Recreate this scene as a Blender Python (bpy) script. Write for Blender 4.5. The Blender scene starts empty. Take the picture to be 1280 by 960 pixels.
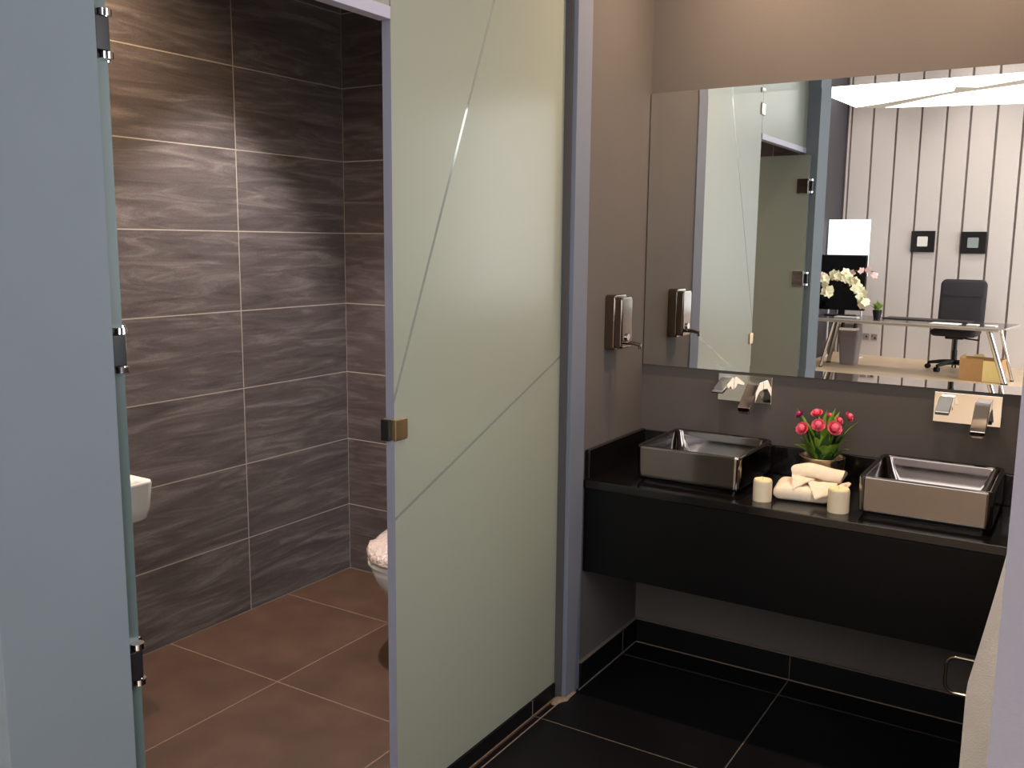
import bpy, bmesh, math, random
from mathutils import Vector, Matrix, noise
random.seed(7)
SC = bpy.context.scene
COL = SC.collection
PI = math.pi

# ------------------------------------------------------------------ materials
def lin(c):
    return tuple(((v/255)/12.92 if v/255 <= .04045 else ((v/255+.055)/1.055)**2.4) for v in c) + (1,)

def mat(name, col, rough=.5, metal=0., spec=.5, var=0., vscale=8., bump=0., bscale=60., coat=0., trans=0., ior=1.45, emit=0., rvar=0.):
    m = bpy.data.materials.new(name); m.use_nodes = True
    nt = m.node_tree; N = nt.nodes; L = nt.links
    b = N['Principled BSDF']
    b.inputs['Base Color'].default_value = lin(col)
    b.inputs['Roughness'].default_value = rough
    b.inputs['Metallic'].default_value = metal
    b.inputs['Specular IOR Level'].default_value = spec
    b.inputs['Coat Weight'].default_value = coat
    b.inputs['Coat Roughness'].default_value = .05
    b.inputs['Transmission Weight'].default_value = trans
    b.inputs['IOR'].default_value = ior
    tc = N.new('ShaderNodeTexCoord')
    if var or rvar:
        n = N.new('ShaderNodeTexNoise'); n.inputs['Scale'].default_value = vscale; n.inputs['Detail'].default_value = 6
        L.new(tc.outputs['Object'], n.inputs['Vector'])
        if var:
            mx = N.new('ShaderNodeMix'); mx.data_type = 'RGBA'
            a = lin([max(0, v*(1-var)) for v in col]); c = lin([min(255, v*(1+var)) for v in col])
            mx.inputs['A'].default_value = a; mx.inputs['B'].default_value = c
            L.new(n.outputs['Fac'], mx.inputs['Factor']); L.new(mx.outputs['Result'], b.inputs['Base Color'])
        if rvar:
            mr = N.new('ShaderNodeMapRange'); mr.inputs['To Min'].default_value = max(0, rough-rvar); mr.inputs['To Max'].default_value = rough+rvar
            L.new(n.outputs['Fac'], mr.inputs['Value']); L.new(mr.outputs['Result'], b.inputs['Roughness'])
    if bump:
        n2 = N.new('ShaderNodeTexNoise'); n2.inputs['Scale'].default_value = bscale; n2.inputs['Detail'].default_value = 4
        bp = N.new('ShaderNodeBump'); bp.inputs['Strength'].default_value = bump; bp.inputs['Distance'].default_value = .01
        L.new(tc.outputs['Object'], n2.inputs['Vector']); L.new(n2.outputs['Fac'], bp.inputs['Height']); L.new(bp.outputs['Normal'], b.inputs['Normal'])
    if emit:
        b.inputs['Emission Color'].default_value = lin(col); b.inputs['Emission Strength'].default_value = emit
    return m

def tile_mat(name, axes, size, origin, cols, grout, gw, rough, streak=None, spec=.5, bump=.15):
    """square-set tiles from the object coordinates: axes picks the two coordinates, size the tile, origin one joint crossing"""
    m = bpy.data.materials.new(name); m.use_nodes = True
    nt = m.node_tree; N = nt.nodes; L = nt.links; b = N['Principled BSDF']
    tc = N.new('ShaderNodeTexCoord'); sp = N.new('ShaderNodeSeparateXYZ'); L.new(tc.outputs['Object'], sp.inputs[0])
    cb = N.new('ShaderNodeCombineXYZ')
    for i in (0, 1):
        ad = N.new('ShaderNodeMath'); ad.operation = 'SUBTRACT'; ad.inputs[1].default_value = origin[i] - 50*size[i]
        L.new(sp.outputs[axes[i]], ad.inputs[0]); L.new(ad.outputs[0], cb.inputs[i])
    br = N.new('ShaderNodeTexBrick'); br.offset = 0; br.squash = 1; br.offset_frequency = 1
    br.inputs['Scale'].default_value = 1; br.inputs['Brick Width'].default_value = size[0]; br.inputs['Row Height'].default_value = size[1]
    br.inputs['Mortar Size'].default_value = gw; br.inputs['Mortar Smooth'].default_value = .1
    br.inputs['Color1'].default_value = (0, 0, 0, 1); br.inputs['Color2'].default_value = (1, 1, 1, 1); br.inputs['Mortar'].default_value = (.5, .5, .5, 1)
    L.new(cb.outputs[0], br.inputs['Vector'])
    off = N.new('ShaderNodeVectorMath'); off.operation = 'SCALE'; off.inputs['Scale'].default_value = 37
    L.new(br.outputs['Color'], off.inputs[0])
    add = N.new('ShaderNodeVectorMath'); add.operation = 'ADD'; L.new(cb.outputs[0], add.inputs[0]); L.new(off.outputs[0], add.inputs[1])
    mp = N.new('ShaderNodeMapping'); L.new(add.outputs[0], mp.inputs['Vector'])
    n = N.new('ShaderNodeTexNoise'); n.inputs['Detail'].default_value = 9; n.inputs['Roughness'].default_value = .62
    if streak:
        mp.inputs['Rotation'].default_value = (0, 0, -streak[2]); mp.inputs['Scale'].default_value = (streak[0], streak[1], 1)
        n.inputs['Scale'].default_value = 1; n.inputs['Distortion'].default_value = streak[3]
    else:
        n.inputs['Scale'].default_value = 5
    L.new(mp.outputs[0], n.inputs['Vector'])
    cr = N.new('ShaderNodeValToRGB'); e = cr.color_ramp.elements
    e[0].position = .3; e[0].color = lin(cols[0]); e[1].position = .78; e[1].color = lin(cols[2])
    k = e.new(.5); k.color = lin(cols[1])
    L.new(n.outputs['Fac'], cr.inputs['Fac'])
    fine = N.new('ShaderNodeTexNoise'); fine.inputs['Scale'].default_value = 230; fine.inputs['Detail'].default_value = 3
    L.new(tc.outputs['Object'], fine.inputs['Vector'])
    fm = N.new('ShaderNodeMix'); fm.data_type = 'RGBA'; fm.blend_type = 'OVERLAY'; fm.inputs['Factor'].default_value = .45
    L.new(cr.outputs['Color'], fm.inputs['A']); L.new(fine.outputs['Color'], fm.inputs['B'])
    mx = N.new('ShaderNodeMix'); mx.data_type = 'RGBA'; mx.inputs['B'].default_value = lin(grout)
    L.new(br.outputs['Fac'], mx.inputs['Factor']); L.new(fm.outputs['Result'], mx.inputs['A'])
    L.new(mx.outputs['Result'], b.inputs['Base Color'])
    mr = N.new('ShaderNodeMapRange'); mr.inputs['To Min'].default_value = rough; mr.inputs['To Max'].default_value = .8
    L.new(br.outputs['Fac'], mr.inputs['Value']); L.new(mr.outputs['Result'], b.inputs['Roughness'])
    b.inputs['Specular IOR Level'].default_value = spec
    if bump:
        inv = N.new('ShaderNodeMath'); inv.operation = 'SUBTRACT'; L.new(n.outputs['Fac'], inv.inputs[0]); L.new(br.outputs['Fac'], inv.inputs[1])
        bp = N.new('ShaderNodeBump'); bp.inputs['Strength'].default_value = bump; bp.inputs['Distance'].default_value = .004
        L.new(inv.outputs[0], bp.inputs['Height']); L.new(bp.outputs['Normal'], b.inputs['Normal'])
    return m

def frosted_mat(name, col, stripes, rough=.27, tr=.4):
    """sandblasted glass: diffuse + light passing through + soft gloss; each stripe (y0,z0,y1,z1,halfwidth) is a polished clear line"""
    m = bpy.data.materials.new(name); m.use_nodes = True
    nt = m.node_tree; N = nt.nodes; L = nt.links; b = N['Principled BSDF']; out = N['Material Output']
    b.inputs['Base Color'].default_value = lin(col); b.inputs['Roughness'].default_value = rough; b.inputs['IOR'].default_value = 1.6; b.inputs['Specular IOR Level'].default_value = .8
    tl = N.new('ShaderNodeBsdfTranslucent'); tl.inputs['Color'].default_value = lin(col)
    ms = N.new('ShaderNodeMixShader'); ms.inputs[0].default_value = tr
    L.new(b.outputs[0], ms.inputs[1]); L.new(tl.outputs[0], ms.inputs[2])
    last = ms.outputs[0]
    if stripes:
        tc = N.new('ShaderNodeTexCoord'); sp = N.new('ShaderNodeSeparateXYZ'); L.new(tc.outputs['Object'], sp.inputs[0])
        clear = N.new('ShaderNodeBsdfPrincipled'); clear.inputs['Base Color'].default_value = lin((120, 126, 120)); clear.inputs['Roughness'].default_value = .06
        clear.inputs['Specular IOR Level'].default_value = 1.0; clear.inputs['IOR'].default_value = 1.9
        def mth(op, a, bb):
            x = N.new('ShaderNodeMath'); x.operation = op
            for i, v in enumerate((a, bb)):
                if v is None: continue
                if isinstance(v, (int, float)): x.inputs[i].default_value = v
                else: L.new(v, x.inputs[i])
            return x.outputs[0]
        tot = None
        for (y0, z0, y1, z1, hw) in stripes:
            dy, dz = y1-y0, z1-z0; l = math.hypot(dy, dz); ny, nz = -dz/l, dy/l; c = ny*y0+nz*z0
            d = mth('ABSOLUTE', mth('SUBTRACT', mth('ADD', mth('MULTIPLY', sp.outputs[1], ny), mth('MULTIPLY', sp.outputs[2], nz)), c), None)
            k = mth('LESS_THAN', d, hw)
            tot = k if tot is None else mth('MAXIMUM', tot, k)
        m2 = N.new('ShaderNodeMixShader'); L.new(tot, m2.inputs[0]); L.new(last, m2.inputs[1]); L.new(clear.outputs[0], m2.inputs[2]); last = m2.outputs[0]
    L.new(last, out.inputs[0])
    return m

# ------------------------------------------------------------------ geometry helpers
def box(bm, x0, x1, y0, y1, z0, z1, mi=0, bev=0., seg=2, M=None):
    vs = [bm.verts.new(v) for v in ((x0,y0,z0),(x1,y0,z0),(x1,y1,z0),(x0,y1,z0),(x0,y0,z1),(x1,y0,z1),(x1,y1,z1),(x0,y1,z1))]
    fs = [bm.faces.new([vs[i] for i in f]) for f in ((0,3,2,1),(4,5,6,7),(0,1,5,4),(1,2,6,5),(2,3,7,6),(3,0,4,7))]
    for f in fs: f.material_index = mi
    if M is not None:
        for v in vs: v.co = M @ v.co
    if bev:
        es = list({e for f in fs for e in f.edges})
        r = bmesh.ops.bevel(bm, geom=es, offset=bev, segments=seg, profile=.5, affect='EDGES')
        for f in r['faces']: f.material_index = mi
    return vs

def loft(bm, rings, cap0=True, cap1=True, mi=0, closed=True):
    R = [[bm.verts.new(p) for p in r] for r in rings]
    n = len(R[0])
    for a, b in zip(R[:-1], R[1:]):
        for i in range(n if closed else n-1):
            j = (i+1) % n
            f = bm.faces.new((a[i], a[j], b[j], b[i])); f.material_index = mi
    if cap0: bm.faces.new(list(reversed(R[0]))).material_index = mi
    if cap1: bm.faces.new(R[-1]).material_index = mi
    return R

def rrect(cx, cy, w, d, r, z, n=6):
    pts = []
    r = min(r, w/2-1e-4, d/2-1e-4)
    for (sx, sy, a0) in ((1,1,0),(-1,1,PI/2),(-1,-1,PI),(1,-1,1.5*PI)):
        for k in range(n+1):
            a = a0 + PI/2*k/n
            pts.append((cx+sx*(w/2-r)+r*math.cos(a), cy+sy*(d/2-r)+r*math.sin(a), z))
    return pts

def tube(bm, pts, r, n=10, mi=0, caps=True):
    pts = [Vector(p) for p in pts]; rings = []
    up = None
    for i, p in enumerate(pts):
        t = (pts[min(i+1, len(pts)-1)] - pts[max(i-1, 0)]).normalized()
        if up is None:
            up = t.orthogonal().normalized()
        up = (up - t*up.dot(t)).normalized()
        s = t.cross(up)
        rr = r[i] if isinstance(r, (list, tuple)) else r
        rings.append([p + up*(rr*math.cos(2*PI*k/n)) + s*(rr*math.sin(2*PI*k/n)) for k in range(n)])
    loft(bm, rings, caps, caps, mi)

def lathe(bm, prof, c=(0,0,0), n=32, mi=0):
    rings = [[(c[0]+r*math.cos(2*PI*k/n), c[1]+r*math.sin(2*PI*k/n), c[2]+z) for k in range(n)] for r, z in prof]
    loft(bm, rings, prof[0][0] > 1e-5, prof[-1][0] > 1e-5, mi)

def prism(bm, poly, axis, a, b, mi=0, bev=0.):
    """poly: 2D outline in the two other axes, extruded along axis from a to b"""
    def P(u, v, w): return {'x': (w, u, v), 'y': (u, w, v), 'z': (u, v, w)}[axis]
    A = [bm.verts.new(P(u, v, a)) for u, v in poly]; B = [bm.verts.new(P(u, v, b)) for u, v in poly]
    n = len(poly); fs = []
    for i in range(n):
        j = (i+1) % n; fs.append(bm.faces.new((A[i], A[j], B[j], B[i])))
    fs.append(bm.faces.new(list(reversed(A)))); fs.append(bm.faces.new(B))
    for f in fs: f.material_index = mi
    if bev:
        es = list({e for f in fs for e in f.edges})
        bmesh.ops.bevel(bm, geom=es, offset=bev, segments=2, profile=.5, affect='EDGES')

def obj(name, bm, mats, parent=None, loc=None, smooth=40, rotz=0., mods=()):
    bmesh.ops.recalc_face_normals(bm, faces=bm.faces[:])
    me = bpy.data.meshes.new(name); bm.to_mesh(me); bm.free()
    for m in (mats if isinstance(mats, (list, tuple)) else [mats]): me.materials.append(m)
    if smooth:
        me.polygons.foreach_set('use_smooth', [True]*len(me.polygons))
        me.set_sharp_from_angle(angle=math.radians(smooth))
    o = bpy.data.objects.new(name, me); COL.objects.link(o)
    if smooth and smooth <= 50:
        w = o.modifiers.new('weighted_normals', 'WEIGHTED_NORMAL'); w.keep_sharp = True; w.weight = 80
    if parent: o.parent = parent
    if loc: o.location = loc
    if rotz: o.rotation_euler.z = rotz
    return o

def tag(o, label, cat, group=None):
    o['label'] = label; o['category'] = cat
    if group: o['group'] = group
    return o

def thing(name, label, cat, loc=(0,0,0), rotz=0., group=None):
    o = bpy.data.objects.new(name, None); COL.objects.link(o); o.empty_display_size = .1
    o.location = loc; o.rotation_euler.z = rotz
    return tag(o, label, cat, group)

def struct(name, bm, m, **k):
    o = obj(name, bm, m, **k); o['kind'] = 'structure'; return o

def B(): return bmesh.new()

# ------------------------------------------------------------------ material list
M = {}
M['paint'] = mat('taupe_wall_paint', (90, 84, 81), .8, spec=.12, var=.04, vscale=3, bump=.05, bscale=220)
M['jamb'] = mat('grey_jamb_paint', (107, 115, 122), .7, spec=.2, var=.02, bump=.03, bscale=200)
M['offwhite'] = mat('pale_lilac_wall_paint', (128, 124, 134), .7, spec=.2, var=.02, bump=.04, bscale=200)
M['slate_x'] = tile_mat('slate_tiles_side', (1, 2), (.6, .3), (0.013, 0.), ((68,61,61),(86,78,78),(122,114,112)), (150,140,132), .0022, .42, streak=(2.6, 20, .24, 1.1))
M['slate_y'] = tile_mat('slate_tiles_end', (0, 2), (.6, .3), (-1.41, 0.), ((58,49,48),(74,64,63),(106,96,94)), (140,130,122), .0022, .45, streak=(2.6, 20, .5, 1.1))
M['brown_floor'] = tile_mat('brown_floor_tiles', (0, 1), (.59, .585), (-.866, -.386), ((58,42,33),(67,48,38),(80,59,47)), (98,76,62), .0022, .38)
M['black_floor'] = tile_mat('black_floor_tiles', (0, 1), (.58, .56), (.58, -.137), ((11,11,13),(14,14,16),(19,19,21)), (92,84,78), .002, .4, bump=.05, spec=.17)
M['black_tile'] = mat('black_skirting_tile', (13, 13, 15), .5, spec=.2, var=.1)
M['grout'] = mat('dusty_grout', (112, 98, 88), .9, var=.2, vscale=60)
M['granite'] = mat('black_granite', (15, 13, 13), .12, var=.35, vscale=240, spec=.6)
M['apron'] = mat('black_lacquer_board', (8, 8, 10), .35, spec=.22, var=.08, vscale=30)
M['chrome'] = mat('polished_chrome', (225, 222, 220), .05, metal=1., rvar=.02, vscale=20)
M['satin'] = mat('satin_steel', (138, 126, 116), .08, metal=1., rvar=.05, vscale=30)
M['platinum'] = mat('platinum_glazed_ceramic', (132, 126, 125), .10, metal=1., var=.05, vscale=12, rvar=.03)
M['brass'] = mat('satin_gold_steel', (205, 180, 145), .32, metal=1., rvar=.05, vscale=30)
M['seal_shade'] = mat('grey_seal_and_shade', (66, 62, 64), .6, var=.05)
M['jambpost'] = mat('blue_grey_post_paint', (103, 106, 118), .7, spec=.2, var=.02, bump=.03, bscale=200)
M['black_gap'] = mat('black_rubber', (12, 12, 13), .6, var=.1)
M['bronze'] = mat('brushed_pewter', (205, 188, 164), .28, metal=1., var=.08, vscale=40, rvar=.08)
M['candle'] = mat('ivory_wax', (226, 208, 178), .5, var=.03, vscale=30)
M['candletop'] = mat('ivory_wax_lit_top', (238, 216, 168), .45, var=.03, vscale=30)  # same wax, yellower: warm light on the top put into its colour
M['wick'] = mat('wick_cotton', (205, 190, 160), .8, var=.1)
M['towel'] = mat('cream_towel_cloth', (240, 222, 200), .9, var=.05, vscale=40, bump=.5, bscale=420)
M['robe'] = mat('cream_cotton', (240, 226, 214), .85, var=.05, vscale=12, bump=.3, bscale=300)
M['petal'] = mat('pink_petal', (232, 92, 116), .6, var=.2, vscale=45)
M['petal2'] = mat('magenta_petal', (150, 42, 92), .6, var=.25, vscale=45)
M['leaf'] = mat('green_leaf', (108, 138, 48), .5, var=.35, vscale=22)
M['leafdark'] = mat('dark_green_leaf', (40, 72, 30), .55, var=.3, vscale=22)
M['stem'] = mat('green_stem', (66, 96, 40), .6, var=.2)
M['soil'] = mat('dark_soil', (40, 30, 24), .95, var=.4, vscale=80, bump=.6)
M['ceramic'] = mat('white_ceramic', (205, 201, 196), .14, var=.01, coat=.3)
M['film'] = mat('wrapped_plastic_film', (178, 160, 155), .22, var=.06, vscale=30, bump=.9, bscale=75, coat=.6)
M['glass_edge'] = mat('polished_glass_edge', (126, 125, 140), .3, var=.04)
M['rail'] = mat('lilac_grey_rail', (158, 154, 168), .4, var=.03)
M['door_edge'] = mat('green_glass_edge', (88, 102, 102), .25, var=.05)
M['ceil'] = mat('white_ceiling_paint', (226, 222, 216), .7, var=.01)
# office
M['felt'] = mat('pale_felt_boards', (214, 205, 202), .9, var=.05, vscale=90, bump=.2, bscale=300)
M['groove'] = mat('dark_groove', (128, 118, 116), .9, var=.05)
M['charcoal'] = mat('charcoal_wall_paint', (66, 62, 68), .6, var=.03)
M['officefloor'] = mat('beige_laminate', (206, 180, 150), .4, var=.06, vscale=6)
M['luminous'] = mat('luminous_ceiling_panel', (250, 250, 244), .5, var=.0, emit=4.5)
M['aluminium'] = mat('grey_aluminium', (205, 202, 194), .4, var=.03)
M['desk'] = mat('smoked_glass_top', (72, 64, 62), .16, var=.06, vscale=10, spec=.6)
M['deskedge'] = mat('pale_glass_edge', (176, 168, 164), .3, var=.03)
M['blackmat'] = mat('black_desk_leather', (44, 39, 39), .5, var=.1)
M['blackmesh'] = mat('black_chair_fabric', (50, 46, 50), .85, var=.12, vscale=120, bump=.4, bscale=500)
M['blackplastic'] = mat('black_plastic', (26, 25, 28), .4, var=.1)
M['screen'] = mat('black_screen', (12, 11, 12), .12, var=.05)
M['white'] = mat('white_panel_added_glow', (246, 248, 250), .3, var=.005, emit=.9)
M['paper'] = mat('white_paper', (240, 236, 230), .7, var=.01)
M['card'] = mat('brown_cardboard', (178, 136, 90), .8, var=.05, vscale=20)
M['cardin'] = mat('pale_cardboard_face', (240, 218, 150), .8, var=.04, vscale=20)
M['frameblack'] = mat('black_picture_frame', (34, 31, 33), .4, var=.06)
M['greypic'] = mat('grey_blue_print', (150, 160, 164), .6, var=.05, vscale=60)
M['binplastic'] = mat('grey_bin_plastic', (150, 142, 146), .35, var=.04)
M['socket'] = mat('grey_socket_plate', (158, 148, 144), .4, var=.03)
M['socketdark'] = mat('socket_hole', (48, 42, 42), .5, var=.05)
M['orchid'] = mat('cream_orchid_petal', (246, 238, 204), .6, var=.06, vscale=60)
M['orchidpink'] = mat('pink_orchid_petal', (238, 200, 198), .6, var=.1, vscale=60)
M['tray'] = mat('white_tray', (226, 220, 218), .5, var=.01)
M['windowframe'] = mat('white_window_frame', (220, 220, 220), .4, var=.01)

# ------------------------------------------------------------------ setting: bathroom
CEIL = 2.65
bm = B(); box(bm, -.02, 1.6, -2.35, .0, -.1, 0); struct('floor', bm, M['black_floor'])
bm = B(); box(bm, -1.53, -.02, -2.26, .0, -.1, 0); struct('floor.001', bm, M['brown_floor'])
# wall behind the mirror (paint) and its tiled stretch inside the cubicle
bm = B(); box(bm, -.11, 1.6, 0, .12, 0, CEIL); struct('wall_back', bm, M['paint'])
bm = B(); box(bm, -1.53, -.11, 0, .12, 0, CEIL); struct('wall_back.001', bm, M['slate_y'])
# short wall beside the vanity: paint towards the vanity, tiles towards the toilet
bm = B(); box(bm, -.06, 0, -.455, 0, 0, CEIL); struct('wall_left', bm, M['paint'])
bm = B(); box(bm, -.11, -.06, -.455, 0, 0, CEIL); struct('wall_left.001', bm, M['slate_x'])
bm = B(); box(bm, -1.53, -1.41, -2.26, 0, 0, CEIL); struct('wall_cubicle', bm, M['slate_x'])
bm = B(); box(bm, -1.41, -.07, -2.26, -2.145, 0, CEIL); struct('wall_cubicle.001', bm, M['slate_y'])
RY0, RY1, RZ0, RZ1 = -2.02, -.98, 1.08, 2.30   # window added in the right-hand wall, out of view, for lighting the frosted glass through the mirror
bm = B()
for y0, y1, z0, z1 in ((-2.35, RY0, 0, CEIL), (RY1, 0, 0, CEIL), (RY0, RY1, 0, RZ0), (RY0, RY1, RZ1, CEIL)): box(bm, 1.45, 1.6, y0, y1, z0, z1)
struct('wall_right', bm, M['paint'])
bm = B()
for y in (RY0, RY1-.04): box(bm, 1.49, 1.53, y, y+.04, RZ0, RZ1)
for z in (RZ0, RZ1-.04): box(bm, 1.49, 1.53, RY0, RY1, z, z+.04)
struct('added_window_right', bm, M['windowframe'])
bm = B(); box(bm, -1.53, 1.6, -2.35, .12, CEIL, CEIL+.1); struct('ceiling', bm, M['ceil'])
# steel-grey jamb at the end of the vanity wall, with the return the glass sits in
bm = B(); box(bm, -.1, .006, -.548, -.455, 0, CEIL, bev=.002)
struct('trim_1', bm, M['jambpost'])
# wall between bathroom and office, either side of the open doorway; the reveals are painted steel grey
bm = B(); box(bm, -.07, .034, -2.352, -2.14, 0, 3.9, bev=.002); struct('trim_2', bm, M['jamb'])
bm = B(); box(bm, -1.8, -.07, -2.352, -2.26, 0, 3.9); struct('wall_front', bm, M['offwhite'])
bm = B(); box(bm, 1.315, 4.6, -2.352, -2.14, 0, 3.9); struct('wall_front.001', bm, M['offwhite'])
bm = B(); box(bm, .034, 1.315, -2.352, -2.14, CEIL, 3.9); struct('wall_front.002', bm, M['offwhite'])
# black skirting tiles with a dusty grout line
bm = B(); box(bm, 0, .012, -.455, 0, 0, .088, bev=.001); box(bm, 0, .0125, -.455, 0, .088, .0905, 1); box(bm, .012, .015, -.47, 0, 0, .003, 1); box(bm, 0, .0126, -.1305, -.1285, 0, .088, 1)
struct('baseboard_left', bm, [M['black_tile'], M['grout']])
bm = B(); box(bm, .012, 1.45, -.012, 0, 0, .088, bev=.001); box(bm, .012, 1.45, -.0125, 0, .088, .0905, 1); box(bm, .012, 1.45, -.015, -.012, 0, .003, 1); box(bm, .58, .582, -.0126, 0, 0, .088, 1); box(bm, 1.16, 1.162, -.0126, 0, 0, .088, 1)
struct('baseboard_back', bm, [M['black_tile'], M['grout']])
# black kerb under the fixed glass, with grout along its foot and joints
bm = B(); box(bm, -.085, -.028, -1.365, -.556, 0, .05, bev=.002)
box(bm, -.028, -.0265, -1.385, -.548, 0, .002, 1); box(bm, -.002, .001, -2.1, -.455, 0, .001, 1)
box(bm, -.0855, -.0275, -.702, -.699, 0, .0505, 1)
struct('trim_3', bm, [M['black_tile'], M['grout']])
# dusty smear of old mortar at the jamb foot
bm = B(); R0 = []
for k in range(18):
    a = 2*PI*k/18; r = .022+.012*noise.noise(Vector((k*1.7, 3.1, .2)))
    R0.append((-.008+1.1*r*math.cos(a), -.53+r*math.sin(a)*2.9, .0))
loft(bm, [[(x, y, .0005) for x, y, z in R0], [(-.008+(x+.008)*.6, -.53+(y+.53)*.6, .007) for x, y, z in R0]], False, True)
tag(obj('mortar_smear', bm, M['grout']), 'small dusty mortar smear on the black floor at the jamb foot', 'mortar')

# ------------------------------------------------------------------ frosted glass partition, transom, door
FROST = (165, 168, 154)
M['frost'] = frosted_mat('frosted_glass', FROST, [(-.938, 2.088, -1.352, 1.116, .0042), (-1.40, .789, -.555, 1.121, .0036)])
M['frostplain'] = frosted_mat('frosted_glass_plain', FROST, [])
M['frostdoor'] = frosted_mat('frosted_door_glass', (150, 158, 150), [], rough=.3, tr=.25)
GX0, GX1 = -.058, -.033
root = thing('glass_partition', 'tall fixed frosted glass panel with two clear diagonal lines beside the vanity', 'glass panel', (-.039, -.96, .05))
def glass_box(bm, x0, x1, y0, y1, z0, z1):
    box(bm, x0, x1, y0, y1, z0, z1)
    for f in bm.faces:
        f.normal_update()
        if abs(f.normal.x) < .9: f.material_index = 1
bm = B(); glass_box(bm, GX0, GX1, -1.360, -.555, .052, 2.45)
o = obj('glass_sheet', bm, [M['frost'], M['glass_edge']], None, smooth=0)
o.parent = root; o.matrix_parent_inverse = Matrix.Translation(-Vector(root.location))
def keep(o, root):   # part modelled in world coordinates, parented to a thing standing at its base
    o.parent = root; o.matrix_parent_inverse = (Matrix.Translation(root.location) @ Matrix.Rotation(root.rotation_euler.z, 4, 'Z')).inverted(); return o
bm = B(); box(bm, -.066, -.026, -1.363, -1.316, .998, 1.05, bev=.003); keep(obj('lock_strike', bm, M['brass']), root)
bm = B(); box(bm, -.064, -.040, -1.374, -1.3635, .998, 1.05, bev=.002); keep(obj('strike_pocket', bm, M['black_gap']), root)
bm = B(); box(bm, -.064, -.008, -.5545, -.5482, .001, 2.45, bev=.002); keep(obj('seal_shade_strip', bm, M['seal_shade']), root)  # seal widened over the jamb return, its shade put in as dark colour

root = thing('transom_panel', 'frosted glass transom panel fixed above the cubicle doorway', 'glass panel', (-.039, -1.75, 1.955))
bm = B(); glass_box(bm, GX0, GX1, -2.138, -1.3635, 1.984, 2.45)
keep(obj('glass_sheet', bm, [M['frostplain'], M['glass_edge']], smooth=0), root)
bm = B(); box(bm, -.063, -.028, -1.39, -1.335, 2.065, 2.12, bev=.003); keep(obj('patch_fitting', bm, M['satin']), root)
bm = B(); box(bm, -.062, -.029, -2.138, -1.3635, 1.9565, 1.984, bev=.002); keep(obj('bottom_rail', bm, M['rail']), root)

# glass door, open at a right angle into the cubicle
root = bpy.data.objects.new('door_1', None); COL.objects.link(root); root.location = (-.05, -2.112, 0); root['kind'] = 'structure'
bm = B(); box(bm, -.80, .004, -2.128, -2.102, .012, 1.945)
for f in bm.faces:
    f.normal_update()
    if abs(f.normal.y) < .9: f.material_index = 1
keep(obj('door_leaf', bm, [M['frostdoor'], M['door_edge']], smooth=0), root)
bm = B(); box(bm, -.80, -.745, -2.134, -2.096, .99, 1.05, bev=.003); keep(obj('door_lock', bm, M['satin']), root)
for z in (1.782, 1.289, .748):
    bm = B(); box(bm, -.058, .002, -2.102, -2.094, z-.04, z+.04, bev=.002); box(bm, -.058, .002, -2.136, -2.128, z-.04, z+.04, bev=.002)
    h = keep(obj('hinge', bm, M['chrome']), root)
    bm = B(); box(bm, .004, .024, -2.139, -2.1325, z-.04, z+.04, bev=.002)
    box(bm, .004, .022, -2.133, -2.108, z-.026, z+.026, bev=.003)
    k = obj('hinge_knuckle', bm, M['blackplastic'], h)
    bm = B()
    for dz in (-.032, .032):
        tube(bm, [(.013, -2.112, z+dz-.005), (.013, -2.112, z+dz+.005)], .012, 12)
    k = obj('hinge_pin', bm, M['chrome'], h)

# ------------------------------------------------------------------ mirror
bm = B()
X0, X1, Z0, Z1, bw, t = .004, 1.43, 1.044, 1.977, .024, .007
outer = [(X0, Z0), (X1, Z0), (X1, Z1), (X0, Z1)]; inner = [(X0+bw, Z0+bw), (X1-bw, Z0+bw), (X1-bw, Z1-bw), (X0+bw, Z1-bw)]
yo = -t-.0006
vb = [bm.verts.new((x, -.001, z)) for x, z in outer]; vo = [bm.verts.new((x, yo, z)) for x, z in outer]; vi = [bm.verts.new((x, -t, z)) for x, z in inner]
bm.faces.new(vi)
for i in range(4):
    j = (i+1) % 4
    bm.faces.new((vo[i], vo[j], vi[j], vi[i]))
    bm.faces.new((vb[i], vb[j], vo[j], vo[i])).material_index = 1
bm.faces.new(vb).material_index = 1
M['mirror'] = mat('silvered_mirror', (236, 238, 236), .0, metal=1., var=.004)
M['mirroredge'] = mat('mirror_edge', (70, 66, 66), .4, var=.05)
tag(obj('wall_mirror', bm, [M['mirror'], M['mirroredge']], smooth=0), 'large frameless wall mirror above both basins', 'mirror')

# ------------------------------------------------------------------ vanity
CT = .7134
root = thing('vanity_counter', 'long black stone vanity counter with deep black apron under the two basins', 'vanity', (.72, -.22, .4))
bm = B(); box(bm, .001, 1.449, -.447, -.001, CT-.028, CT, bev=.004); keep(obj('countertop', bm, M['granite']), root)
bm = B(); box(bm, .003, 1.447, -.441, -.405, .404, CT-.029, bev=.002); keep(obj('apron', bm, M['apron']), root)
bm = B(); box(bm, .021, 1.449, -.02, -.001, CT+.0005, .808, bev=.003); keep(obj('back_splash', bm, M['granite']), root)
bm = B(); box(bm, .001, .02, -.44, -.001, CT+.0005, .81, bev=.003); keep(obj('side_splash', bm, M['granite']), root)

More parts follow.
